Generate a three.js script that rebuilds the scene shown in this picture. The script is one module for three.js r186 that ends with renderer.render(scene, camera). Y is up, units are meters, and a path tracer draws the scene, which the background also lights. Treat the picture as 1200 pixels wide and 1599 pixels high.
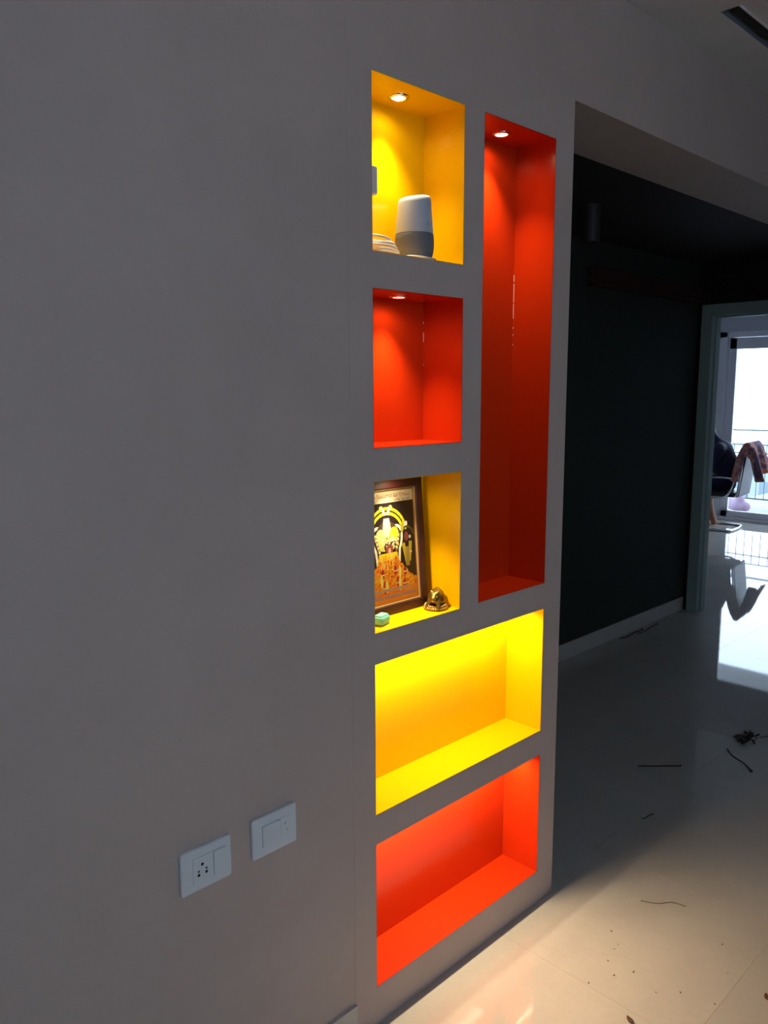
import * as THREE from 'three';
import { RoundedBoxGeometry } from 'three/addons/geometries/RoundedBoxGeometry.js';
import { mergeGeometries, mergeVertices } from 'three/addons/utils/BufferGeometryUtils.js';
import { MarchingCubes } from 'three/addons/objects/MarchingCubes.js';
import { RectAreaLightUniformsLib } from 'three/addons/lights/RectAreaLightUniformsLib.js';

// ---------------------------------------------------------------- camera, sky, exposure
const scene = new THREE.Scene();
const camera = new THREE.PerspectiveCamera(65.43, 1200 / 1599, 0.02, 300);
camera.rotation.order = 'YXZ';
camera.position.set(0, 1.6253, 1.33);
camera.rotation.set(-8.766 * Math.PI / 180, -44.321 * Math.PI / 180, -0.244 * Math.PI / 180);
const renderer = new THREE.WebGLRenderer({ antialias: true });
renderer.toneMapping = THREE.LinearToneMapping;
renderer.toneMappingExposure = 1.0;
renderer.shadowMap.enabled = true;
RectAreaLightUniformsLib.init();
scene.background = new THREE.Color().setRGB(0.60, 0.77, 1.0);   // flat overcast daylight
scene.backgroundIntensity = 7.0;
const LED = new THREE.Color().setRGB(1.0, 0.80, 0.50);
const SPOT_CD = 0.85, FLOOD_CD = 0.045, STRIP = 165;

// ---------------------------------------------------------------- helpers
let seed = 20240611;
const rnd = () => { seed = (seed * 1664525 + 1013904223) % 4294967296; return seed / 4294967296; };
const used = new Map();
function numbered(n) { const k = used.get(n) || 0; used.set(n, k + 1); return k ? n + '_' + String(k).padStart(3, '0') : n; }
function shade(o) { o.traverse((m) => { if (m.isMesh) { m.castShadow = true; m.receiveShadow = true; } }); return o; }
function thing(name, label, category, [x, y, z] = [0, 0, 0], turn = 0, group) {
  const o = new THREE.Group(); o.name = numbered(name); scene.add(o);
  o.position.set(x, y, z); o.rotation.y = turn; o.userData = { label, category };
  if (group) o.userData.group = group;
  return o;
}
function struct(name, label, category) {
  const o = new THREE.Group(); o.name = numbered(name); o.userData = { label, category, kind: 'structure' }; scene.add(o); return o;
}
function part(name, g, mat, parent, label) {
  const geo = Array.isArray(g) ? mergeGeometries(g.map((q) => (q.index ? q.toNonIndexed() : q)), false) : g;
  const m = new THREE.Mesh(geo, mat); m.name = name; m.castShadow = m.receiveShadow = true; if (label) m.userData.label = label; parent.add(m); return m;
}
function metreUV(g) {   // box-projected uv in metres
  const q = g.index ? g.toNonIndexed() : g, p = q.attributes.position, n = q.attributes.normal, uv = new Float32Array(p.count * 2);
  for (let i = 0; i < p.count; i++) {
    const ax = Math.abs(n.getX(i)), ay = Math.abs(n.getY(i)), az = Math.abs(n.getZ(i));
    if (ay >= ax && ay >= az) { uv[2 * i] = p.getX(i); uv[2 * i + 1] = p.getZ(i); }
    else if (ax >= az) { uv[2 * i] = p.getZ(i); uv[2 * i + 1] = p.getY(i); }
    else { uv[2 * i] = p.getX(i); uv[2 * i + 1] = p.getY(i); }
  }
  q.setAttribute('uv', new THREE.BufferAttribute(uv, 2)); return q;
}
const bx = (x0, x1, y0, y1, z0, z1) => metreUV(new THREE.BoxGeometry(x1 - x0, y1 - y0, z1 - z0).translate((x0 + x1) / 2, (y0 + y1) / 2, (z0 + z1) / 2));
const rbx = (x0, x1, y0, y1, z0, z1, r = 0.004, s = 2) => metreUV(new RoundedBoxGeometry(x1 - x0, y1 - y0, z1 - z0, s, r).translate((x0 + x1) / 2, (y0 + y1) / 2, (z0 + z1) / 2));
const tube = (pts, r, seg = 40, closed = false, rs = 8) => new THREE.TubeGeometry(new THREE.CatmullRomCurve3(pts.map((p) => new THREE.Vector3(...p)), closed, 'centripetal'), seg, r, rs, closed);
const lathe = (pts, n = 40) => new THREE.LatheGeometry(pts.map((p) => new THREE.Vector2(...p)), n);

// periodic value noise texture
function noiseTex(size, octaves, fn, srgb) {
  const grids = octaves.map(([f]) => Float32Array.from({ length: f * f }, rnd)), data = new Uint8Array(size * size * 4);
  const at = (g, f, x, y) => { const xi = Math.floor(x), yi = Math.floor(y), a = x - xi, b = y - yi, u = a * a * (3 - 2 * a), v = b * b * (3 - 2 * b), G = (i, j) => g[((j % f) * f) + (i % f)];
    return (G(xi, yi) * (1 - u) + G(xi + 1, yi) * u) * (1 - v) + (G(xi, yi + 1) * (1 - u) + G(xi + 1, yi + 1) * u) * v; };
  for (let j = 0; j < size; j++) for (let i = 0; i < size; i++) {
    let s = 0, w = 0; octaves.forEach(([f, a], k) => { s += a * at(grids[k], f, i / size * f, j / size * f); w += a; });
    const c = fn(s / w, i / size, j / size); data.set([c[0], c[1], c[2], 255], (j * size + i) * 4);
  }
  const t = new THREE.DataTexture(data, size, size); t.wrapS = t.wrapT = THREE.RepeatWrapping; t.magFilter = THREE.LinearFilter; t.minFilter = THREE.LinearMipmapLinearFilter; t.generateMipmaps = true;
  if (srgb) t.colorSpace = THREE.SRGBColorSpace; t.needsUpdate = true; return t;
}
const rollerBump = noiseTex(512, [[170, 1], [64, 0.6], [9, 0.5]], (v) => [v * 255, v * 255, v * 255]);
const paintTone = noiseTex(256, [[4, 1], [11, 0.7], [60, 0.35]], (v) => { const c = 244 + (v - 0.5) * 20; return [c, c, c]; }, true);
const glossBump = noiseTex(256, [[24, 1], [70, 0.4]], (v) => [v * 255, v * 255, v * 255]);
const tileTone = noiseTex(512, [[5, 1], [16, 0.8], [90, 0.6], [200, 0.5]], (v) => { const c = 243 + (v - 0.5) * 18; return [c, c - 1, c - 4]; }, true);
const grain = noiseTex(256, [[3, 1], [8, 0.5]], (v, x, y) => { const g = 0.5 + 0.5 * Math.sin((y * 40 + v * 9) * 6.283 / 2); const c = 190 + g * 55; return [c, c * 0.96, c * 0.92]; }, true);

const lin = (r, g, b) => new THREE.Color().setRGB(r, g, b);
const mat = (c, o = {}) => new THREE.MeshStandardMaterial({ color: c, roughness: 0.6, metalness: 0, ...o });
const M = {
  wall: mat(lin(0.58, 0.47, 0.415), { roughness: 0.62, map: paintTone, bumpMap: rollerBump, bumpScale: 0.0005 }),
  lampGrey: mat(lin(0.032, 0.03, 0.035), { roughness: 0.6 }),
  slate: mat(lin(0.16, 0.16, 0.17), { roughness: 0.8, map: paintTone }),
  white: mat(lin(0.72, 0.72, 0.70), { roughness: 0.85, map: paintTone }),
  bedroom: mat(lin(0.70, 0.70, 0.78), { roughness: 0.8, map: paintTone }),
  yellow: mat(lin(0.88, 0.49, 0.001), { roughness: 0.2, bumpMap: glossBump, bumpScale: 0.0002 }),
  red: mat(lin(0.54, 0.029, 0.003), { roughness: 0.2, bumpMap: glossBump, bumpScale: 0.0002 }),
  green: mat(lin(0.024, 0.032, 0.026), { roughness: 0.7, map: paintTone }),
  brown: mat(lin(0.018, 0.010, 0.012), { roughness: 0.7, map: grain }),
  brownWood: mat(lin(0.06, 0.022, 0.016), { roughness: 0.55, map: grain }),
  base: mat(lin(0.62, 0.60, 0.56), { roughness: 0.25, map: tileTone }),
  grout: mat(lin(0.45, 0.39, 0.32), { roughness: 0.95 }),
  doorPaint: mat(lin(0.30, 0.40, 0.37), { roughness: 0.45 }),
  alu: mat(lin(0.84, 0.84, 0.88), { roughness: 0.4 }),
  darkGap: mat(lin(0.02, 0.02, 0.025), { roughness: 0.8 }),
  plastic: mat(lin(0.70, 0.75, 0.78), { roughness: 0.35 }),
  hole: mat(lin(0.01, 0.01, 0.01), { roughness: 0.9 }),
  chrome: mat(lin(0.75, 0.76, 0.78), { roughness: 0.18, metalness: 1 }),
  black: mat(lin(0.012, 0.013, 0.018), { roughness: 0.4 }),
  glass: new THREE.MeshPhysicalMaterial({ color: 0xffffff, roughness: 0.0, transmission: 1, thickness: 0, ior: 1.5 }),
  lens: mat(lin(0.9, 0.9, 0.9), { emissive: LED, emissiveIntensity: 9 }),
  strip: mat(lin(0.9, 0.9, 0.9), { emissive: LED, emissiveIntensity: 4 }),
};
const tileMats = [0, 1, 2, 3].map((i) => { const t = tileTone.clone(); t.offset.set(i * 0.37, i * 0.61); t.needsUpdate = true; const k = 1 + (i - 1.5) * 0.012; return mat(lin(0.54 * k, 0.525 * k, 0.49 * k), { roughness: 0.03, map: t }); });

// ---------------------------------------------------------------- setting
const XL = 1.2676, XM = 1.578, XN = 1.657, XR = 1.969, XW = 2.057, PL = 1.193, D = 0.134, CEIL = 2.76, SOF = 2.425;
const ZP = -1.235, XD = 5.6, PC = 2.472, XG = 9.9, BED = 2.62;
{
  const floor = struct('floor', 'polished cream vitrified tile floor running from the hall into the far room', 'floor');
  part('grout_bed', [bx(-2.5, XD + 0.06, -0.12, -0.0005, ZP - 0.1, 4), bx(XD + 0.06, XG + 0.15, -0.12, -0.0005, -3.6, 0.6)], M.grout, floor);
  const P = 0.6195, J = 0.0006, OX = 1.7735, OZ = 0.5935;
  let k = 0;
  for (const [ax, cx, az, cz] of [[-2.5, XD + 0.06, ZP - 0.1, 4], [XD + 0.06, XG + 0.1, -3.6, 0.6]])
    for (let i = Math.floor((ax - OX) / P); OX + i * P < cx; i++) for (let j = Math.floor((az - OZ) / P); OZ + j * P < cz; j++) {
      const x0 = Math.max(ax, OX + i * P + J), x1 = Math.min(cx, OX + (i + 1) * P - J), z0 = Math.max(az, OZ + j * P + J), z1 = Math.min(cz, OZ + (j + 1) * P - J);
      if (x1 - x0 < 0.02 || z1 - z0 < 0.02) continue;
      part('tile', bx(x0, x1, -0.01, 0, z0, z1), tileMats[(i * 7 + j * 3 + 400 + (k++ % 2)) % 4], floor);
    }
}
// niche wall: plain part, panel with six openings, painted niche linings, header beam
const niches = [
  ['A', XL, XM, 1.931, 2.303, 'yellow', 'top square niche lined in glossy yellow'],
  ['B', XL, XM, 1.491, 1.848, 'red', 'square niche lined in glossy red, empty'],
  ['C', XL, XM, 1.048, 1.412, 'yellow', 'square yellow niche holding the framed print'],
  ['D', XN, XR, 1.050, 2.304, 'red', 'tall narrow niche lined in glossy red'],
  ['E', XL, XR, 0.5826, 0.969, 'yellow', 'wide niche lined in glossy yellow'],
  ['F', XL, XR, 0.109, 0.5014, 'red', 'wide lowest niche lined in glossy red'],
];
{
  const w = struct('wall_front', 'pale grey painted wall with six coloured lit display niches', 'wall');
  part('plain_wall', bx(-2.5, PL, 0, CEIL, -0.284, -0.0006), M.wall, w);
  const s = new THREE.Shape([[PL, 0], [XW, 0], [XW, CEIL], [PL, CEIL]].map((p) => new THREE.Vector2(...p))), T = 0.0015;
  for (const [, x0, x1, y0, y1] of niches) s.holes.push(new THREE.Path([[x0 - T, y0 - T], [x0 - T, y1 + T], [x1 + T, y1 + T], [x1 + T, y0 - T]].map((p) => new THREE.Vector2(...p))));
  part('niche_panel', metreUV(new THREE.ExtrudeGeometry(s, { depth: 0.14, bevelEnabled: false }).translate(0, 0, -0.14)), M.wall, w);
  part('rear_panel', bx(PL, XW, 0, CEIL, -0.284, -0.14), M.wall, w);
  for (const [id, x0, x1, y0, y1, col, label] of niches) {
    const b = -0.0004, c = -0.1395, n = new THREE.Group(); n.name = 'display_niche'; n.userData.label = label; w.add(n);
    part('back_panel', bx(x0 - T, x1 + T, y0 - T, y1 + T, c, -D), M[col], n);
    part('bottom_panel', bx(x0 - T, x1 + T, y0 - T, y0, -D, b), M[col], n);
    part('top_panel', bx(x0 - T, x1 + T, y1, y1 + T, -D, b), M[col], n);
    part('side_panel', bx(x0 - T, x0, y0, y1, -D, b), M[col], n);
    part('side_panel', bx(x1, x1 + T, y0, y1, -D, b), M[col], n);
    const segs = id === 'B' ? [[1.748, 1.772], [1.795, 1.80], [1.687, 1.691]] : id === 'D' ? [[1.83, 1.872], [1.876, 1.93], [1.936, 1.955], [1.78, 1.786], [1.80, 1.806], [1.752, 1.757]] : [];
    if (segs.length) part('filler_line', segs.map(([a, e]) => bx(x1 - 0.0012, x1, a, e, -D, -D + 0.0012)), mat(lin(0.8, 0.74, 0.62)), n, 'broken pale filler line in the corner joint');
  }
  part('header_beam', bx(XW, XD, SOF, CEIL, -0.284, 0), M.wall, w);
  const bb = struct('baseboard_front', 'tile skirting along the plain wall, ending at the niche panel', 'skirting');
  part('skirting_tile', bx(-2.5, PL - 0.001, 0, 0.104, -0.0006, 0.008), M.base, bb);
}
{
  const w = struct('wall_passage', 'dark green painted wall of the passage', 'wall');
  part('wall_panel', bx(-2.5, XD + 0.12, 0, BED + 0.2, ZP - 0.12, ZP), M.green, w);
  const b = struct('baseboard_passage', 'pale tile skirting along the dark green passage wall', 'skirting');
  for (let x = -2.5; x < XD - 0.02; x += 0.6195) part('skirting_tile', bx(x + 0.0008, Math.min(XD - 0.015, x + 0.6195) - 0.0008, 0, 0.1, ZP, ZP + 0.011), M.base, b);
  const e = struct('wall_end', 'dark end wall of the passage around the doorway', 'wall');
  part('wall_panel', [bx(XD, XD + 0.06, 2.19, PC, ZP, -0.284), bx(XD, XD + 0.06, 0, 2.19, ZP, -1.2), bx(XD, XD + 0.06, 0, 2.19, -0.284, -0.27)], M.brown, e);
  part('bedroom_side', [bx(XD + 0.06, XD + 0.12, 2.19, BED, -1.2, -0.12), bx(XD + 0.06, XD + 0.12, 0, BED, ZP - 0.2, -1.2), bx(XD + 0.06, XD + 0.12, 0, BED, -3.6, ZP - 0.12), bx(XD + 0.06, XD + 0.12, 0, BED, -0.284, 0.6)], M.bedroom, e);
  const r = struct('wall_right', 'grey right wall of the hall', 'wall');
  part('wall_panel', bx(XD, XD + 0.06, 0, CEIL, -0.284, 4), M.slate, r);
  const l = struct('wall_left', 'plain left wall of the hall', 'wall'); part('wall_panel', bx(-2.62, -2.5, 0, CEIL, ZP - 0.12, 4.12), M.slate, l);
  const k = struct('wall_rear', 'rear wall of the hall with a window opening', 'wall'), a = -0.4, c = 1.2, y0 = 1.1, y1 = 2.4, m = (a + c) / 2;
  part('wall_panel', [bx(-2.5, a, 0, CEIL, 4, 4.12), bx(c, XD, 0, CEIL, 4, 4.12), bx(a, c, 0, y0, 4, 4.12), bx(a, c, y1, CEIL, 4, 4.12)], M.slate, k);
  const wn = struct('window_1', 'hall window with white aluminium frame', 'window');
  part('frame', [bx(a, c, y0, y0 + 0.05, 4.03, 4.09), bx(a, c, y1 - 0.05, y1, 4.03, 4.09), bx(a, a + 0.05, y0 + 0.05, y1 - 0.05, 4.03, 4.09), bx(c - 0.05, c, y0 + 0.05, y1 - 0.05, 4.03, 4.09), bx(m - 0.025, m + 0.025, y0 + 0.05, y1 - 0.05, 4.03, 4.09)], M.alu, wn);
  part('pane', bx(a + 0.05, m - 0.025, y0 + 0.05, y1 - 0.05, 4.058, 4.062), M.glass, wn); part('pane', bx(m + 0.025, c - 0.05, y0 + 0.05, y1 - 0.05, 4.058, 4.062), M.glass, wn);
}
{
  const c = struct('ceiling', 'flat white painted hall ceiling', 'ceiling');
  const sx = 2.585, z0 = 0.163, z1 = 0.222;
  part('ceiling_panel', [bx(-2.5, sx, CEIL, CEIL + 0.1, -0.284, 4), bx(sx, XD, CEIL, CEIL + 0.1, -0.284, z0), bx(sx, XD, CEIL, CEIL + 0.1, z1, 4)], M.white, c);
  const p = struct('ceiling_passage', 'dark brown low ceiling of the passage', 'ceiling'); part('ceiling_panel', bx(-2.5, XD + 0.06, PC, PC + 0.08, ZP, -0.284), M.brown, p);
  part('ceiling_slab', bx(-2.5, XD, CEIL + 0.1, CEIL + 0.2, ZP - 0.1, 4), M.white, c);
  const b = struct('ceiling_bedroom', 'pale ceiling of the far room', 'ceiling'); part('ceiling_panel', bx(XD + 0.06, XG + 0.15, BED, BED + 0.1, -3.6, 0.6), M.white, b);
  const d = thing('slot_diffuser', 'long narrow dark slot in the ceiling above the opening', 'air vent');
  part('channel', [bx(sx, XD, CEIL + 0.06, CEIL + 0.065, z0, z1), bx(sx, XD, CEIL + 0.001, CEIL + 0.06, z0, z0 + 0.003), bx(sx, XD, CEIL + 0.001, CEIL + 0.06, z1 - 0.003, z1), bx(sx, sx + 0.003, CEIL + 0.001, CEIL + 0.06, z0, z1)], mat(lin(0.2, 0.22, 0.25), { roughness: 0.5 }), d);
  part('trim_flange', [bx(sx - 0.004, XD, CEIL - 0.003, CEIL, z1, z1 + 0.006)], M.alu, d);
}
// doorway to the far room
{
  const d = struct('door_1', 'pale green painted door frame around the open doorway', 'door frame');
  part('jamb', [rbx(XD - 0.018, XD + 0.13, 0, 2.12, -1.2, -1.122, 0.004), rbx(XD + 0.03, XD + 0.09, 0, 2.12, -1.13, -1.108, 0.003)], M.doorPaint, d);
  part('jamb', [rbx(XD - 0.018, XD + 0.13, 0, 2.12, -0.28, -0.2, 0.004), rbx(XD + 0.03, XD + 0.09, 0, 2.12, -0.212, -0.19, 0.003)], M.doorPaint, d);
  part('door_head', [rbx(XD - 0.018, XD + 0.13, 2.12, 2.195, -1.2, -0.2, 0.004), rbx(XD + 0.03, XD + 0.09, 2.105, 2.125, -1.12, -0.2, 0.003)], M.doorPaint, d);
}
// far room shell
{
  const a = struct('wall_bedroom_left', 'pale side wall of the far room', 'wall'); part('wall_panel', bx(XD + 0.06, XG + 0.15, 0, BED, -3.72, -3.6), M.bedroom, a);
  const b = struct('wall_bedroom_right', 'pale opposite side wall of the far room', 'wall'); part('wall_panel', bx(XD + 0.06, XG + 0.15, 0, BED, 0.6, 0.72), M.bedroom, b);
  const g = struct('wall_balcony', 'pale far wall around the sliding glass door', 'wall');
  const Z0 = -2.905, Z1 = -0.9, Y1 = 2.29;
  part('wall_panel', [bx(XG, XG + 0.15, 0, BED, -3.6, Z0), bx(XG, XG + 0.15, 0, BED, Z1, 0.6), bx(XG, XG + 0.15, Y1, BED, Z0, Z1)], M.bedroom, g);
  const d = struct('door_2', 'white aluminium sliding glass door to the balcony', 'glass door');
  part('outer_frame', [rbx(XG - 0.012, XG + 0.12, 0, Y1, Z0, Z0 + 0.095, 0.004), rbx(XG - 0.012, XG + 0.12, 0, Y1, Z1 - 0.07, Z1, 0.004), rbx(XG - 0.012, XG + 0.12, 2.225, Y1, Z0, Z1, 0.004), rbx(XG - 0.03, XG + 0.12, 0, 0.035, Z0 + 0.02, Z1, 0.004), bx(XG - 0.018, XG - 0.012, 0, Y1 + 0.01, Z0 - 0.012, Z0 + 0.004)], M.alu, d);
  part('track_groove', [bx(XG + 0.075, XG + 0.09, 0.035, 2.225, Z0 + 0.095, Z0 + 0.13)], M.darkGap, d);
  for (const [q0, q1, xo] of [[Z0 + 0.112, -1.92, 0.025], [-2.0, Z1 - 0.07, 0.075]]) {
    const s = new THREE.Group(); s.name = 'sash'; d.add(s);
    part('sash_frame', [rbx(XG + xo, XG + xo + 0.04, 0.035, 2.22, q0, q0 + 0.085, 0.005), rbx(XG + xo, XG + xo + 0.04, 0.035, 2.22, q1 - 0.085, q1, 0.005), rbx(XG + xo, XG + xo + 0.04, 0.035, 0.115, q0, q1, 0.005), rbx(XG + xo, XG + xo + 0.04, 2.085, 2.22, q0, q1, 0.005)], M.alu, s);
    part('pane', bx(XG + xo + 0.017, XG + xo + 0.023, 0.11, 2.09, q0 + 0.08, q1 - 0.08), M.glass, s);
  }
  const br = thing('curtain_bracket', 'small dark curtain bracket on the wall above the glass door corner', 'bracket', [XG, 2.33, -2.965]);
  part('plate', rbx(-0.01, 0, -0.045, 0.045, -0.02, 0.02, 0.003), M.bedroom, br);
  for (const s of [-1, 1]) part('hook', new THREE.SphereGeometry(0.018, 14, 10).scale(0.8, 0.7, 1.2).translate(-0.016, s * 0.026, 0), M.hole, br);
}
// balcony and what lies beyond
{
  const f = struct('balcony_floor', 'pale concrete balcony floor outside the glass door', 'balcony floor');
  part('slab', bx(XG + 0.15, 11.5, -0.15, -0.01, -7, 2), mat(lin(0.4, 0.4, 0.4), { roughness: 0.9, map: tileTone }), f);
  const bc = struct('added_balcony_roof', 'added concrete slab and side walls over the balcony, cutting high sky light into the far room', 'balcony roof');  // unseen roof and side walls, added to keep high sky light off the far-room floor
  part('slab', bx(XG + 0.15, 11.6, 2.45, 2.6, -7, 2), M.white, bc); part('added_side_wall', bx(XG + 0.15, 11.5, -0.15, 2.45, -7.1, -7), M.white, bc); part('added_side_wall', bx(XG + 0.15, 11.5, -0.15, 2.45, 2, 2.1), M.white, bc);
  const r = thing('balcony_railing', 'thin grey metal balcony railing outside the glass', 'railing', [11.4, 0, 0]);
  const rm = mat(lin(0.07, 0.10, 0.10), { roughness: 0.5 });
  part('top_rail', bx(-0.02, 0.02, 1.03, 1.05, -7, 2), rm, r);
  part('lower_rail', bx(-0.01, 0.01, 0.835, 0.85, -7, 2), rm, r); part('lower_rail', bx(-0.01, 0.01, 0.715, 0.73, -7, 2), rm, r); part('lower_rail', bx(-0.01, 0.01, 0.08, 0.1, -7, 2), rm, r);
  for (let z = -7; z < 2; z += 0.11) part('baluster', new THREE.CylinderGeometry(0.005, 0.005, 0.74, 6).translate(0, 0.465, z), rm, r);
  const g = struct('ground', 'pale street ground far below the balcony', 'ground'); part('ground_slab', bx(12, 120, -9.3, -9, -90, 60), mat(lin(0.3, 0.3, 0.3), { roughness: 0.95 }), g);
  const bm = [mat(lin(0.24, 0.28, 0.28)), mat(lin(0.13, 0.13, 0.19)), mat(lin(0.3, 0.31, 0.31))], wm = mat(lin(0.12, 0.17, 0.18), { roughness: 0.2 });
  const labels = ['pale teal block of flats beyond the railing', 'mauve grey building low beyond the railing', 'pale grey block of flats farthest beyond the railing'];
  [[48, -20.5, 9, 9, -2.6, 0], [34, -12.6, 8, 4, -3.6, 1], [72, -40, 12, 16, -3.6, 2]].forEach(([x, z, dx, w, top, m], i) => {
    const b = thing('apartment_block', labels[i], 'building', [x, -9, z]);
    part('wall', bx(0, dx, 0, 9 + top, 0, w), bm[m], b); part('parapet', bx(-0.15, dx, 9 + top, 9.3 + top, -0.1, w + 0.1), bm[m], b);
    for (let y = 1; y < 8.2 + top; y += 1.6) for (let zz = 0.7; zz < w - 0.8; zz += 1.7) part('window', bx(-0.06, 0, y, y + 1, zz, zz + 1), wm, b);
  });
  const pm = mat(lin(0.42, 0.30, 0.40), { roughness: 0.8 });
  const s = thing('cushion_bundle', 'mauve pink bundle lying on the balcony behind the glass', 'bundle', [10.75, -0.01, -2.92]);
  const bu = part('bundle', lump([[0, 0.10, 0, 0.10], [0.05, 0.13, -0.12, 0.10], [0.0, 0.24, 0.05, 0.07], [0.05, 0.09, 0.14, 0.08]], 0.03, 0.5, 48), pm, s); bu.scale.setScalar(0.75);
}
// signed-distance blobs: [x,y,z,r] balls or [x0,y0,z0,r0,x1,y1,z1,r1] tapered bones, joined smoothly
function lump(bones, k, half, res, cy = half * 0.9, cx = 0, cz = 0) {
  const mc = new MarchingCubes(res, new THREE.MeshBasicMaterial(), false, false, 60000); mc.isolation = 0;
  for (let z = 0; z < res; z++) for (let y = 0; y < res; y++) for (let x = 0; x < res; x++) {
    const h = res / 2, px = (x - h) / h * half + cx, py = (y - h) / h * half + cy, pz = (z - h) / h * half + cz; let acc = 0;
    for (const b of bones) {
      let d;
      if (b.length === 4) d = Math.hypot(px - b[0], py - b[1], pz - b[2]) - b[3];
      else { const ex = b[4] - b[0], ey = b[5] - b[1], ez = b[6] - b[2], t = Math.min(1, Math.max(0, ((px - b[0]) * ex + (py - b[1]) * ey + (pz - b[2]) * ez) / (ex * ex + ey * ey + ez * ez)));
        d = Math.hypot(px - b[0] - ex * t, py - b[1] - ey * t, pz - b[2] - ez * t) - (b[3] + (b[7] - b[3]) * t); }
      acc += Math.exp(-d / k);
    }
    mc.field[x + y * res + z * res * res] = Math.max(-half, Math.min(half, k * Math.log(Math.max(acc, 1e-30))));
  }
  mc.update();
  const n = mc.count, p = new Float32Array(n * 3); for (let i = 0; i < n; i++) { p[3 * i] = mc.positionArray[3 * i] * half + cx; p[3 * i + 1] = mc.positionArray[3 * i + 1] * half + cy; p[3 * i + 2] = mc.positionArray[3 * i + 2] * half + cz; }
  let g = new THREE.BufferGeometry(); g.setAttribute('position', new THREE.BufferAttribute(p, 3)); g = mergeVertices(g, 1e-5); g.computeVertexNormals();
  g.setAttribute('uv', new THREE.BufferAttribute(new Float32Array(g.attributes.position.count * 2), 2));
  return g;
}

// ---------------------------------------------------------------- niche lamps
function downlight(x, y, z, label, k = 1) {
  const t = thing('downlight', label, 'downlight', [x, y, z], 0, 'niche downlights');
  part('trim_ring', lathe([[0.0165, -0.0008], [0.0185, -0.004], [0.023, -0.004], [0.0255, -0.0015], [0.0258, 0]], 40), M.chrome, t);
  part('lens', new THREE.CylinderGeometry(0.0172, 0.0172, 0.0012, 36).translate(0, -0.0012, 0), M.lens, t);
  const s = new THREE.SpotLight(LED, SPOT_CD * k, 0, 43 * Math.PI / 180, 0.8, 2); s.position.set(0, -0.006, 0); s.target.position.set(0, -1, 0); s.castShadow = true; s.shadow.radius = 0.7; t.add(s, s.target);
  const f = new THREE.SpotLight(LED, FLOOD_CD * k, 0, 84 * Math.PI / 180, 0.4, 2); f.position.set(0, -0.006, 0); f.target.position.set(0, -1, 0); f.castShadow = true; f.shadow.radius = 0.7; t.add(f, f.target);
}
downlight(1.424, 2.303, -0.0735, 'lit round downlight above the speaker in the top yellow niche', 1.1);
downlight(1.424, 1.848, -0.0735, 'lit round downlight in the empty square red niche', 1.2);
downlight(1.424, 1.412, -0.0735, 'lit round downlight above the framed print', 1.5);
downlight(1.822, 2.304, -0.0765, 'lit round downlight at the top of the tall red niche', 1.35);
function ledStrip(y, label, k) {
  const w = 0.66, xc = (XL + XR) / 2, t = thing('led_batten', label, 'light strip', [xc, y, -0.0735], 0, 'niche light strips');
  part('housing', rbx(-w / 2 - 0.008, w / 2 + 0.008, -0.008, 0, -0.008, 0.008, 0.002), M.white, t);
  part('diffuser', rbx(-w / 2, w / 2, -0.011, -0.008, -0.006, 0.006, 0.001), M.strip, t);
  const r = new THREE.RectAreaLight(LED, STRIP * k, w, 0.012); r.position.set(0, -0.0125, 0); r.rotation.x = -Math.PI / 2; t.add(r);
}
ledStrip(0.969, 'lit white strip under the top of the wide yellow niche', 0.95);
ledStrip(0.5014, 'lit white strip under the top of the wide red niche', 1.15);

// ---------------------------------------------------------------- switch plates
function plate(x, y, label) {
  const t = thing('switch_plate', label, 'switch plate', [x, y, -0.0006]);
  const s = new THREE.Shape(), w = 0.0595, h = 0.046, r = 0.007;
  s.moveTo(-w + r, -h); s.lineTo(w - r, -h); s.quadraticCurveTo(w, -h, w, -h + r); s.lineTo(w, h - r); s.quadraticCurveTo(w, h, w - r, h); s.lineTo(-w + r, h); s.quadraticCurveTo(-w, h, -w, h - r); s.lineTo(-w, -h + r); s.quadraticCurveTo(-w, -h, -w + r, -h);
  part('cover', new THREE.ExtrudeGeometry(s, { depth: 0.005, bevelEnabled: true, bevelThickness: 0.003, bevelSize: 0.004, bevelOffset: -0.004, bevelSegments: 3 }), M.plastic, t);
  return t;
}
{
  const a = plate(0.783, 0.668, 'white wall plate with socket holes and one rocker, left of the two');
  const sm = part('socket_module', rbx(-0.032, 0.013, -0.027, 0.027, 0.006, 0.0092, 0.0012), M.plastic, a);
  part('rocker', rbx(-0.0145, 0.0145, -0.0265, 0.0265, -0.004, 0.004, 0.0015).rotateY(-0.07).translate(0.0305, 0, 0.008), M.plastic, a);
  for (const [hx, hy, r] of [[-0.0105, 0.0095, 0.0033], [-0.0195, -0.0035, 0.0022], [-0.0015, -0.0025, 0.0022], [-0.0195, -0.0115, 0.0032], [-0.0015, -0.0105, 0.0032]])
    part('socket_hole', new THREE.CylinderGeometry(r, r, 0.0012, 16).rotateX(Math.PI / 2).translate(hx, hy, 0.0090), M.hole, sm);
  const b = plate(0.955, 0.672, 'white wall plate with one wide rocker, nearer the niches');
  part('rocker', rbx(-0.0235, 0.0235, -0.0245, 0.0245, -0.004, 0.004, 0.0015).rotateY(-0.06).translate(-0.011, 0, 0.008), M.plastic, b);
  const im = part('indicator_module', rbx(0.016, 0.040, -0.0245, 0.0245, 0.006, 0.0090, 0.0012), M.plastic, b);
  part('indicator_mark', [bx(0.0265, 0.0285, 0.006, 0.0115, 0.0085, 0.0093), bx(0.031, 0.0322, -0.010, -0.004, 0.0085, 0.0093)], mat(lin(0.12, 0.18, 0.25)), im);
}
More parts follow.
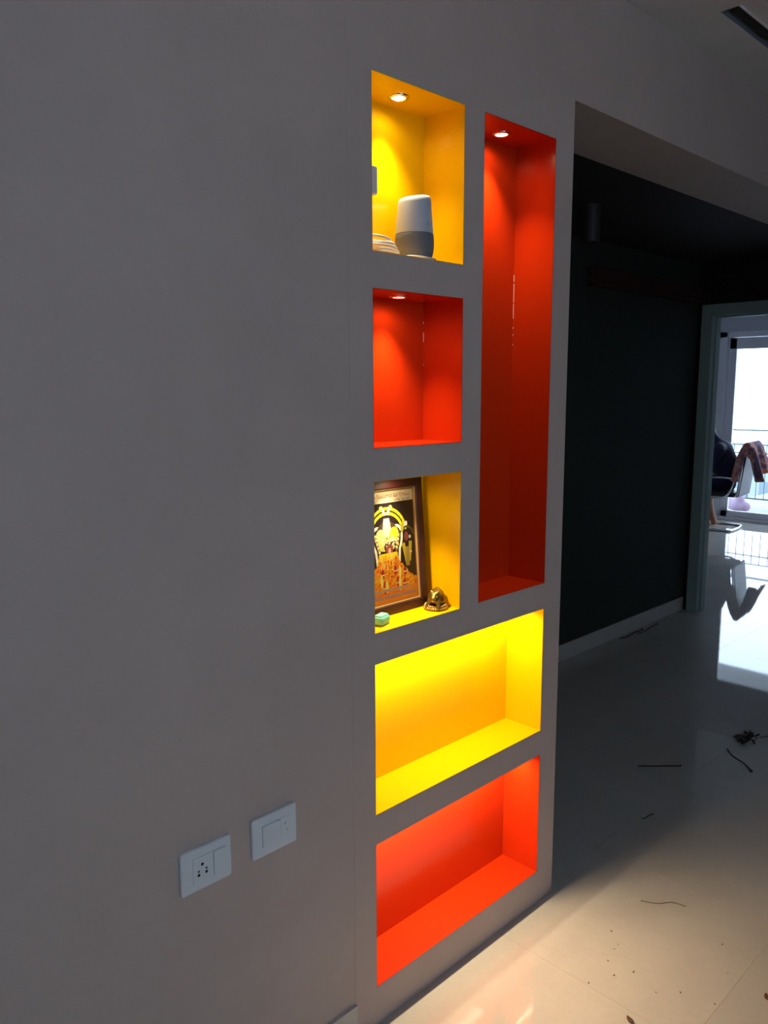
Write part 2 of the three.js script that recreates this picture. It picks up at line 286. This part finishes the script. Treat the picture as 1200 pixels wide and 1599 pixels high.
{
  const j = thing('plug_adapter', 'pale plug adapter edge peeking from the left side of the top yellow niche', 'plug', [XL, 2.086, -0.062]);
  part('wall_plate', new RoundedBoxGeometry(0.011, 0.086, 0.100, 3, 0.004).translate(0.0056, 0, 0), M.plastic, j);
  part('adapter_body', new RoundedBoxGeometry(0.024, 0.062, 0.046, 3, 0.006).translate(0.0225, 0, 0.022), M.plastic, j);
}
// ---------------------------------------------------------------- things in the yellow niches
{
  const t = thing('smart_speaker', 'white rounded speaker with grey fabric base in the top niche', 'speaker', [1.4655, 1.931, -0.0605]);
  const fab = noiseTex(128, [[64, 1], [30, 0.4]], (v) => [v * 255, v * 255, v * 255]);
  const grey = mat(lin(0.16, 0.18, 0.20), { roughness: 0.95, bumpMap: fab, bumpScale: 0.0006 });
  part('fabric_base', lathe([[0, 0.0], [0.030, 0.0], [0.0375, 0.002], [0.0425, 0.009], [0.0465, 0.022], [0.048, 0.036], [0.0476, 0.05], [0.0468, 0.0605], [0.0455, 0.0615]], 56), grey, t);
  // white shell with a slanted top
  const sh = lathe([[0.0462, 0.0618], [0.0455, 0.075], [0.0438, 0.095], [0.042, 0.115], [0.0406, 0.132], [0.0392, 0.139], [0.036, 0.1435], [0.030, 0.1455], [0.015, 0.146], [0, 0.146]], 56);
  const p = sh.attributes.position; for (let i = 0; i < p.count; i++) { const y = p.getY(i); if (y > 0.1) p.setY(i, y + (y - 0.1) / 0.046 * p.getX(i) * 0.14); } sh.computeVertexNormals();
  for (const o of t.children) o.scale.y = 1.05;
  part('shell', sh.scale(1, 1.05, 1), mat(lin(0.48, 0.56, 0.65), { roughness: 0.45 }), t);
  part('foot', new THREE.CylinderGeometry(0.034, 0.034, 0.0015, 36).translate(0, 0.0007, 0), M.black, t);
  part('button', new THREE.CylinderGeometry(0.0035, 0.0035, 0.001, 16).rotateX(Math.PI / 2).translate(0, 0.083, 0.0448), mat(lin(0.4, 0.42, 0.45)), t);
  const c = thing('power_cable', 'coiled white cable lying beside the speaker', 'cable', [1.338, 1.931, -0.068]);
  const pts = [];
  for (let i = 0; i <= 110; i++) { const a = i / 20 * Math.PI * 2, k = i / 110; pts.push([(0.056 - 0.016 * k) * Math.cos(a) + 0.004 * Math.sin(i * 0.9), 0.0035 + 0.036 * k + 0.004 * Math.sin(a * 1.3 + 1) * k, (0.056 - 0.016 * k) * Math.sin(a) ]); }
  part('coil', tube(pts, 0.0032, 420), mat(lin(0.78, 0.75, 0.68), { roughness: 0.4 }), c);
  part('lead', tube([[0.054, 0.0035, 0.02], [0.075, 0.0035, 0.052], [0.1, 0.0035, 0.0585], [0.125, 0.0035, 0.059], [0.15, 0.0035, 0.055], [0.158, 0.005, 0.043]], 0.003, 60), mat(lin(0.78, 0.75, 0.68), { roughness: 0.4 }), c);
}
function printTexture() {
  const W = 512, H = 760, cv = document.createElement('canvas'); cv.width = W; cv.height = H; const g = cv.getContext('2d');
  const R = (x, y, w, h, c) => { g.fillStyle = c; g.fillRect(x, y, w, h); };
  const E = (x, y, a, b, c, r = 0) => { g.fillStyle = c; g.beginPath(); g.ellipse(x, y, a, b, r, 0, 7); g.fill(); };
  R(0, 0, W, H, '#c98a2e'); R(14, 14, W - 28, H - 28, '#1d1417');
  R(14, 14, W - 28, 74, '#efdfae');
  const words = (y, h, list, c) => { g.fillStyle = c; for (const [x, n, s] of list) for (let i = 0; i < n; i++) { const xx = x + i * s, t = i === 0 ? h : h * (0.55 + 0.25 * rnd()); g.fillRect(xx, y - t, s * 0.28, t); g.fillRect(xx, y - (rnd() < 0.5 ? h * 0.1 : t), s * 0.72, h * 0.2); if (rnd() < 0.2) g.fillRect(xx + s * 0.3, y, s * 0.22, h * 0.28); } };
  words(52, 24, [[26, 6, 14], [122, 2, 15], [164, 10, 14], [318, 3, 15], [376, 7, 14]], '#a03a44');
  words(80, 14, [[30, 2, 12], [62, 4, 10], [118, 3, 10], [246, 5, 11], [312, 7, 10], [396, 3, 11], [440, 3, 11]], '#241d10');
  // garland arch
  const cx = 236;
  for (const [rx, ry, n, s] of [[178, 170, 44, 11], [148, 138, 36, 11]]) for (let i = 0; i <= n; i++) { const a = Math.PI * (1.04 + 0.92 * i / n); const x = cx + rx * Math.cos(a), y = 296 + ry * Math.sin(a); E(x, y, s, s * 0.8, (i + (rx > 160)) % 3 ? '#e6d21c' : '#b7b81e', a); }
  for (const s of [-1, 1]) { g.save(); g.translate(cx + s * 26, 140); g.rotate(s * 0.5); R(-9, -26, 18, 56, '#ece6d0'); g.restore(); E(cx + s * 44, 118, 16, 12, '#dede58'); E(cx + s * 178, 250, 16, 26, '#efe7d2', s * 0.5); }
  for (const s of [-1, 1]) { g.strokeStyle = '#f2edcf'; g.lineWidth = 20; g.beginPath(); g.moveTo(cx + s * 70, 250); g.bezierCurveTo(cx + s * 150, 230, cx + s * 150, 340, cx + s * 112, 400); g.lineTo(cx + s * 100, 520); g.stroke(); }
  E(cx, 300, 104, 90, '#4a3524'); E(cx - 60, 320, 48, 62, '#dfe08a'); E(cx + 66, 300, 44, 48, '#e3dc2a');
  g.fillStyle = '#cfc6b2'; g.beginPath(); g.moveTo(cx - 26, 190); g.lineTo(cx + 26, 190); g.lineTo(cx + 40, 262); g.lineTo(cx + 18, 320); g.lineTo(cx - 18, 320); g.lineTo(cx - 40, 262); g.fill();
  for (let i = 0; i < 70; i++) { const a = rnd() * 6.28, r = Math.sqrt(rnd()); E(cx + 104 * r * Math.cos(a), 360 + 56 * r * Math.sin(a), 9, 8, ['#f1e9c8', '#e3dd52', '#d8c7a8', '#c8d066'][i & 3]); }
  for (let i = 0; i < 26; i++) { const a = i / 25, s = i & 1 ? 1 : -1; E(cx + s * (112 - 34 * a), 300 + 110 * a, 10, 12, ['#e9e2c0', '#8a5a40', '#d9d24a'][i % 3]); }
  for (let i = 0; i < 14; i++) R(cx - 96 + i * 14, 424 + (i % 3) * 8, 5, 40, ['#7a4a2a', '#f2e6a0'][i & 1]);
  E(cx + 14, 400, 34, 34, '#9c4a38'); E(cx + 14, 408, 12, 20, '#e4b6a0');
  // flowing robe of flowers
  const gr = g.createLinearGradient(0, 430, 0, 640); gr.addColorStop(0, '#f0d81e'); gr.addColorStop(0.4, '#f29a1c'); gr.addColorStop(1, '#e98a14'); g.fillStyle = gr;
  g.beginPath(); g.moveTo(cx - 84, 420); g.lineTo(cx + 84, 420); g.bezierCurveTo(cx + 110, 520, cx + 150, 590, W - 14, 610); g.lineTo(W - 14, H - 14); g.lineTo(14, H - 14); g.lineTo(14, 590); g.bezierCurveTo(cx - 150, 580, cx - 110, 520, cx - 84, 420); g.fill();
  for (let i = 0; i < 60; i++) { const x = cx - 90 + rnd() * 190, y = 425 + rnd() * 90; R(x, y, 5, 24 + rnd() * 60, ['#f7e04a', '#e8771a', '#d34f14', '#fbe9a0', '#8a4a1e'][i % 5]); }
  for (let i = 0; i < 900; i++) { const y = 470 + rnd() * 190, x = 20 + rnd() * 470; if (Math.abs(x - cx) > 60 + (y - 450) * 1.1) continue; E(x, y, 5 + rnd() * 4, 4 + rnd() * 3, ['#f6a51f', '#ee7d17', '#f3c332', '#d9560f'][i & 3]); }
  for (const [x, y, h, c] of [[cx - 62, 520, 70, '#b5281a'], [cx + 58, 512, 60, '#b5281a'], [cx - 48, 600, 90, '#c23a1a'], [cx + 76, 590, 70, '#c23a1a'], [cx + 150, 530, 60, '#a93328'], [cx - 170, 600, 80, '#ab3322'], [cx + 140, 610, 56, '#b93a22']]) { E(x, y + h / 2, 15, h / 2, c); R(x - 18, y + h * 0.5, 34, 9, '#f0d79a'); }
  for (const [x, y] of [[cx - 74, 600], [cx - 30, 640], [cx + 100, 560], [cx + 96, 640]]) E(x, y, 13, 44, '#f3e36a');
  // side figures of yellow garlands
  for (const [s, x0] of [[1, 420], [-1, 42]]) { g.strokeStyle = '#5c5218'; g.lineWidth = 14; g.beginPath(); g.arc(x0, 330, 66, Math.PI * 1.05, Math.PI * 1.95); g.stroke(); E(x0 - s * 40, 262, 15, 34, '#a9a52a'); E(x0 - 4 * s, 330, 20, 32, '#7d3a38'); E(x0 + 30 * s, 336, 12, 12, '#c9b4a2');
    g.lineWidth = 30; g.strokeStyle = '#b7a428'; g.beginPath(); g.moveTo(x0 - 38 * s, 372); g.lineTo(x0 - 4 * s, 520); g.moveTo(x0 + 34 * s, 366); g.lineTo(x0 + 14 * s, 500); g.stroke(); R(x0 - 16, 400, 32, 130, '#a0853a'); R(x0 + 22, 430, 20, 16, '#d8bfae'); }
  R(60, 656, 380, 18, '#c99a78'); R(22, 696, 460, 26, '#c98a6a');
  words(672, 16, [[70, 8, 11], [176, 6, 11], [262, 9, 11], [376, 3, 11]], '#8f8a96'); words(690, 8, [[120, 9, 13], [262, 8, 13]], '#c41f2c'); words(718, 20, [[26, 4, 13], [92, 5, 15], [186, 11, 14], [352, 9, 13]], '#7d8092');
  const t = new THREE.CanvasTexture(cv); t.colorSpace = THREE.SRGBColorSpace; t.anisotropy = 8; return t;
}
{
  const H = 0.350, W = 0.250, bw = 0.026, t = thing('picture_frame', 'framed devotional print in a dark maroon frame leaning in the yellow niche', 'picture', [1.4255, 1.0483, -0.0865]);
  const tilt = new THREE.Group(); tilt.rotation.x = -0.082;
  const fm = mat(lin(0.045, 0.007, 0.006), { roughness: 0.5, map: grain });
  const put = (n, g, m) => { const q = part(n, g, m, t); q.rotation.x = -0.082; return q; };
  put('frame', [rbx(-W / 2, -W / 2 + bw, 0, H, -0.016, 0.002, 0.004), rbx(W / 2 - bw, W / 2, 0, H, -0.016, 0.002, 0.004), rbx(-W / 2, W / 2, 0, bw, -0.016, 0.002, 0.004), rbx(-W / 2, W / 2, H - bw, H, -0.016, 0.002, 0.004)], fm);
  const a = W / 2 - bw;
  put('gilt_inlay', [bx(-a, -a + 0.0018, bw, H - bw, -0.012, -0.002), bx(a - 0.0018, a, bw, H - bw, -0.012, -0.002), bx(-a, a, bw, bw + 0.0018, -0.012, -0.002), bx(-a, a, H - bw - 0.0018, H - bw, -0.012, -0.002)], mat(lin(0.5, 0.36, 0.16), { metalness: 0.6, roughness: 0.5 }));
  put('print', new THREE.BoxGeometry(2 * a, H - 2 * bw, 0.002).translate(0, H / 2, -0.008), mat(0xaeaeae, { roughness: 0.4, map: printTexture() }));
  put('backing', bx(-W / 2 + 0.004, W / 2 - 0.004, 0.004, H - 0.004, -0.016, -0.0095), M.brownWood);
}
{
  const t = thing('soap_bar', 'mint green rounded soap bar in front of the framed print', 'soap', [1.333, 1.048, -0.046], 0.3);
  part('bar', new RoundedBoxGeometry(0.046, 0.023, 0.030, 5, 0.008).translate(0, 0.0115, 0), mat(lin(0.16, 0.58, 0.45), { roughness: 0.35 }), t);
  part('top_pad', new RoundedBoxGeometry(0.036, 0.004, 0.021, 3, 0.0018).translate(0, 0.0232, 0), mat(lin(0.22, 0.62, 0.50), { roughness: 0.3 }), t);
}
{
  const t = thing('toad_figurine', 'small bronze toad figurine on a beaded base beside the framed print', 'figurine', [1.5335, 1.048, -0.046], 0.35);
  const br = mat(lin(0.26, 0.17, 0.035), { roughness: 0.36, metalness: 0.85 }), bd = mat(lin(0.62, 0.44, 0.16), { roughness: 0.25, metalness: 0.85 });
  const tb = part('body', lump([[0.007, 0.026, 0, 0.024], [0.012, 0.036, -0.001, 0.017], [-0.012, 0.036, 0.003, 0.0125], [-0.022, 0.030, 0.004, 0.009], [-0.01, 0.046, 0.010, 0.0045], [-0.01, 0.046, -0.006, 0.0045], [0.014, 0.052, 0, 0.003],
    [0.022, 0.022, 0.014, 0.012, 0.026, 0.008, 0.02, 0.008], [0.022, 0.022, -0.014, 0.012, 0.026, 0.008, -0.02, 0.008], [-0.016, 0.024, 0.014, 0.006, -0.024, 0.007, 0.018, 0.005], [-0.016, 0.024, -0.010, 0.006, -0.024, 0.007, -0.014, 0.005]], 0.0022, 0.045, 56, 0.03), br, t);
  part('base', lathe([[0, 0], [0.029, 0], [0.031, 0.003], [0.028, 0.008], [0, 0.009]], 36), br, t);
  const beads = []; for (let r = 0; r < 2; r++) for (let i = 0; i < 30; i++) { const a = (i + r * 0.5) / 30 * 6.2832, R = 0.0298 - r * 0.003; beads.push(new THREE.SphereGeometry(0.0031, 8, 6).translate(R * Math.cos(a), 0.006 + r * 0.0055, R * Math.sin(a))); }
  const warts = []; for (let i = 0; i < 16; i++) warts.push(new THREE.SphereGeometry(0.0021, 7, 5).translate(-0.022 + 0.02 * rnd(), 0.03 + 0.014 * rnd(), 0.004 + 0.011 * rnd()));
  part('beads', beads, bd, t); part('warts', warts, bd, tb); part('eye', new THREE.SphereGeometry(0.0034, 10, 8).translate(-0.012, 0.0485, 0.0115), bd, tb); part('eye', new THREE.SphereGeometry(0.0034, 10, 8).translate(-0.012, 0.0485, -0.0065), bd, tb);
}
// ---------------------------------------------------------------- passage fittings
{
  const t = thing('wall_batten', 'dark reddish wooden batten fixed high on the green passage wall', 'batten', [0, 0, ZP]);
  part('board', rbx(4.15, XD - 0.01, 2.225, 2.315, 0, 0.03, 0.004), M.brownWood, t); part('ledge', rbx(4.15, XD - 0.01, 2.205, 2.225, 0, 0.05, 0.003), M.brownWood, t);
  const c = thing('ceiling_cylinder_lamp', 'unlit dark grey cylinder lamp hanging from the dark passage ceiling', 'ceiling lamp', [3.43, PC, -0.78]);
  part('canopy', new THREE.CylinderGeometry(0.045, 0.045, 0.006, 32).translate(0, -0.003, 0), M.lampGrey, c);
  part('shade', lathe([[0.042, -0.006], [0.042, -0.165], [0.039, -0.168], [0.036, -0.165], [0.036, -0.02], [0, -0.02]], 32), M.lampGrey, c);
}
// ---------------------------------------------------------------- far room: chair, person, cloth
{
  const O = [9.27, 0, -2.51], turn = 0.12;
  const t = thing('cantilever_chair', 'black chair with chrome tube arms and floor loop by the glass door', 'chair', O, turn);
  const w = 0.25, tr = 0.0125;
  part('floor_loop', tube([[-w, tr, -0.26], [-w, tr, 0.14], [-w + 0.03, tr, 0.175], [w - 0.03, tr, 0.175], [w, tr, 0.14], [w, tr, -0.26]], tr, 90), M.chrome, t);
  for (const s of [-1, 1]) {
    part('front_upright', tube([[s * w, tr, -0.26], [s * w, 0.03, -0.295], [s * w, 0.3, -0.30], [s * w, 0.575, -0.285], [s * w, 0.612, -0.25]], tr, 50), M.chrome, t);
    const at = part('arm_tube', tube([[s * w, 0.612, -0.25], [s * w, 0.612, 0.15], [s * w, 0.598, 0.19], [s * w, 0.44, 0.14], [s * w, 0.395, 0.09], [s * w, 0.385, 0.0], [s * w, 0.40, -0.24]], tr, 70), M.chrome, t);
    part('arm_pad', rbx(s * w - 0.02, s * w + 0.02, 0.622, 0.645, -0.22, 0.0, 0.009), M.black, at);
  }
  part('seat', rbx(-0.235, 0.235, 0.395, 0.455, -0.25, 0.2, 0.025, 4), M.black, t);
  const back = part('backrest', new RoundedBoxGeometry(0.47, 0.58, 0.035, 4, 0.016).translate(0, 0.29, 0), M.black, t); back.position.set(0, 0.40, 0.225); back.rotation.x = 0.12;
  const bf = part('back_frame', tube([[-0.245, 0.0, 0], [-0.245, 0.56, 0], [-0.22, 0.595, 0], [0.22, 0.595, 0], [0.245, 0.56, 0], [0.245, 0, 0]], 0.011, 90), M.chrome, t); bf.position.copy(back.position); bf.rotation.copy(back.rotation);

  // person: bare legs, dark navy top, dark hair
  const p = thing('person', 'person in a dark navy top seated on the black chair, bare legs', 'person', O, turn);
  const body = lump([
    [0, 0.53, 0.02, 0.125, 0, 0.74, 0.03, 0.125], [0, 0.74, 0.03, 0.125, 0, 0.90, -0.02, 0.115], [-0.13, 0.935, -0.02, 0.062, 0.13, 0.935, -0.02, 0.062], [0, 0.96, -0.05, 0.055, 0, 1.06, -0.14, 0.05],
    [0, 1.12, -0.205, 0.09], [0, 1.075, -0.245, 0.065],
    [-0.17, 0.92, -0.02, 0.055, -0.215, 0.71, -0.10, 0.042], [-0.215, 0.71, -0.10, 0.042, -0.10, 0.66, -0.34, 0.03], [0.17, 0.92, -0.02, 0.055, 0.215, 0.71, -0.10, 0.042], [0.215, 0.71, -0.10, 0.042, 0.10, 0.66, -0.34, 0.03],
    ...[-1, 1].flatMap((s) => [[s * 0.09, 0.535, -0.02, 0.085, s * 0.11, 0.535, -0.34, 0.06], [s * 0.11, 0.525, -0.34, 0.06, s * 0.12, 0.33, -0.2, 0.056], [s * 0.12, 0.33, -0.2, 0.056, s * 0.12, 0.09, -0.13, 0.036], [s * 0.12, 0.045, -0.115, 0.038, s * 0.125, 0.03, -0.30, 0.028]]),
    ...[-1, 1].flatMap((s) => [0, 1, 2, 3].map((i) => [s * 0.1 - s * 0.015 * i, 0.655, -0.36, 0.01, s * 0.09 - s * 0.02 * i, 0.635, -0.43, 0.008])),
  ], 0.018, 0.66, 104, 0.62, 0, -0.1);
  const skin = lin(0.42, 0.20, 0.10), navy = lin(0.012, 0.016, 0.055), hair = lin(0.012, 0.01, 0.011), pa = body.attributes.position, col = new Float32Array(pa.count * 3);
  for (let i = 0; i < pa.count; i++) {
    const x = pa.getX(i), y = pa.getY(i), z = pa.getZ(i); let c = navy;
    if (y > 1.0 && z < -0.12) c = (z < -0.25 && y < 1.14) ? skin : hair; else if (y < 0.46) c = skin; else if (y < 0.72 && z < -0.2 && y > 0.6) c = skin;
    col.set([c.r, c.g, c.b], 3 * i);
  }
  body.setAttribute('color', new THREE.BufferAttribute(col, 3));
  part('body', body, mat(0xffffff, { vertexColors: true, roughness: 0.7 }), p);

  // patterned cloth over the backrest
  const n = 40, m = 46, pos = [], uv = [], idx = [];
  const top = [0, 1.02, 0.30];
  for (const side of [0, 1]) for (let j = 0; j <= m; j++) for (let i = 0; i <= n; i++) {
    const u = i / n, v = j / m, xr = -0.42 + 0.66 * u, sd = Math.max(0, -0.265 - xr) / 0.155, x = Math.max(xr, -0.265 - 0.02 * sd), L = (v - 0.5) * (0.86 + 0.10 * Math.sin(u * 5 + 1)); let y, z;
    const r = 0.04, fold = 0.022 * Math.sin(u * 17 + v * 3) * Math.min(1, Math.abs(L) * 5) + 0.012 * Math.sin(u * 31 + 2 + v * 5) * Math.min(1, Math.abs(L) * 5);
    if (Math.abs(L) < r * 1.57) { const a = L / r; y = top[1] + r * Math.cos(a) - r; z = top[2] + r * Math.sin(a); }
    else if (L > 0) { const q = L - r * 1.57; y = top[1] - r - q * 0.93; z = top[2] + r + q * 0.30 + fold + 0.02; }
    else { const q = -L - r * 1.57; y = top[1] - r - q * 0.97; z = top[2] - r - q * 0.2 - Math.abs(fold); }
    if (sd > 0) { y -= 0.15 * sd * (1 - Math.min(1, Math.abs(L) * 2.2)); z += (top[2] + 0.03 - z) * 0.45 * sd; }
    pos.push(x + 0.015 * Math.sin(v * 9) * (u - 0.5) + side * 0.0, y + side * 0.002, z + (L > 0 ? -1 : 1) * side * 0.004); uv.push(u, v);
  }
  const S = (n + 1) * (m + 1);
  for (let side = 0; side < 2; side++) for (let j = 0; j < m; j++) for (let i = 0; i < n; i++) { const a = side * S + j * (n + 1) + i, b = a + 1, c = a + n + 1, d = c + 1; if (side) idx.push(a, b, c, b, d, c); else idx.push(a, c, b, b, c, d); }
  let g = new THREE.BufferGeometry(); g.setAttribute('position', new THREE.Float32BufferAttribute(pos, 3)); g.setAttribute('uv', new THREE.Float32BufferAttribute(uv, 2)); g.setIndex(idx); g.computeVertexNormals();
  const ct = noiseTex(128, [[7, 1], [20, 0.8], [50, 0.5]], (q) => (q > 0.56 ? [214, 120, 96] : q > 0.47 ? [196, 160, 160] : q > 0.4 ? [150, 84, 70] : [120, 96, 120]), true);
  const c = thing('draped_cloth', 'pink and orange patterned cloth draped over the chair back', 'cloth', O, turn);
  part('cloth', g, mat(0xffffff, { map: ct, roughness: 0.9, side: THREE.DoubleSide }), c);
}
// ---------------------------------------------------------------- litter on the floor
{
  const dk = mat(lin(0.035, 0.022, 0.012), { roughness: 0.9 }), bn = mat(lin(0.10, 0.05, 0.022), { roughness: 0.9 }), gn = mat(lin(0.045, 0.05, 0.015), { roughness: 0.9 });
  const twig = (a, b, r, m, label, bend = 0.05 * Math.hypot(b[0] - a[0], b[1] - a[1])) => {
    const t = thing('twig', label, 'twig', [(a[0] + b[0]) / 2, 0, (a[1] + b[1]) / 2], 0, 'twigs on the floor'), hx = (b[0] - a[0]) / 2, hz = (b[1] - a[1]) / 2, nx = -hz, nz = hx, k = bend / (Math.hypot(hx, hz) || 1);
    part('stem', tube([[-hx, r, -hz], [-hx * 0.4 + nx * k, r * 1.1, -hz * 0.4 + nz * k], [hx * 0.3 - nx * k * 0.3, r, hz * 0.3 - nz * k * 0.3], [hx, r, hz]], r, 24, false, 6), m, t);
    part('tip', new THREE.SphereGeometry(r * 1.6, 8, 6).translate(hx, r * 1.6, hz), m, t); return t;
  };
  twig([3.06, -0.229], [3.189, -0.10], 0.0028, dk, 'straight dark twig on the shaded floor in the opening', 0.002);
  twig([2.675, -0.007], [2.735, 0.006], 0.0017, dk, 'short dark twig on the floor just past the wall end');
  twig([2.292, 0.347], [2.218, 0.233], 0.0011, bn, 'thin brown twig lying in the pool of lamp light', 0.012);
  twig([3.501, -0.027], [3.361, 0.137], 0.0024, dk, 'forked twig below the clump of dried leaves', 0.01);
  twig([3.73, 0.03], [3.84, 0.075], 0.002, bn, 'twig end poking from the clump of dried leaves');
  twig([4.62, -1.19], [4.9, -1.185], 0.004, dk, 'dark twig along the foot of the green passage wall', 0.01);
  twig([4.8, -1.165], [5.1, -1.175], 0.003, dk, 'second dark twig along the foot of the green passage wall', 0.01);
  const lf = (L, W) => { const g = new THREE.SphereGeometry(1, 10, 6).scale(L, 0.0022, W); const p = g.attributes.position; for (let i = 0; i < p.count; i++) { const x = p.getX(i) / L; p.setZ(i, p.getZ(i) * (1 - 0.5 * Math.max(0, x))); p.setY(i, p.getY(i) + 0.25 * L * x * x); } g.computeVertexNormals(); return g; };
  const c = thing('leaf_clump', 'clump of dried dark leaves on the floor at the right edge', 'leaves', [3.66, 0, 0.0]);
  for (let i = 0; i < 34; i++) { const L = 0.010 + 0.012 * rnd(), q = part('leaf', lf(L, L * 0.5), i % 3 ? gn : dk, c); q.position.set((rnd() + rnd() - 1) * 0.085, 0.004 + rnd() * 0.022, (rnd() + rnd() - 1) * 0.06); q.rotation.set((rnd() - 0.5) * 0.7, rnd() * 6.28, (rnd() - 0.5) * 0.7); }
  const leaf = (x, z, L, label) => { const t = thing('dry_leaf', label, 'leaf', [x, 0.002, z], rnd() * 6); part('blade', lf(L, L * 0.6), bn, t); };
  leaf(2.078, 0.672, 0.013, 'curled brown leaf at the right edge of the lit floor'); leaf(1.744, 0.452, 0.013, 'curled brown leaf at the bottom of the lit floor');
  [[1.956, 0.286], [1.9, 0.298], [1.911, 0.372], [2.094, 0.56], [1.956, 0.583], [1.982, 0.284], [1.784, 0.306], [1.883, 0.453], [2.02, 0.24], [1.86, 0.34], [2.2, 0.5], [1.93, 0.5]].forEach(([x, z], i) => {
    const t = thing('crumb', 'tiny brown crumb scattered on the lamp-lit floor', 'crumb', [x, 0, z], rnd() * 6, 'crumbs on the lit floor'), L = 0.002 + 0.003 * rnd();
    part('bit', new THREE.IcosahedronGeometry(1, 0).scale(L, 0.0008, L * 0.45).translate(0, 0.0008, 0), bn, t);
  });
}
shade(scene);
renderer.render(scene, camera);
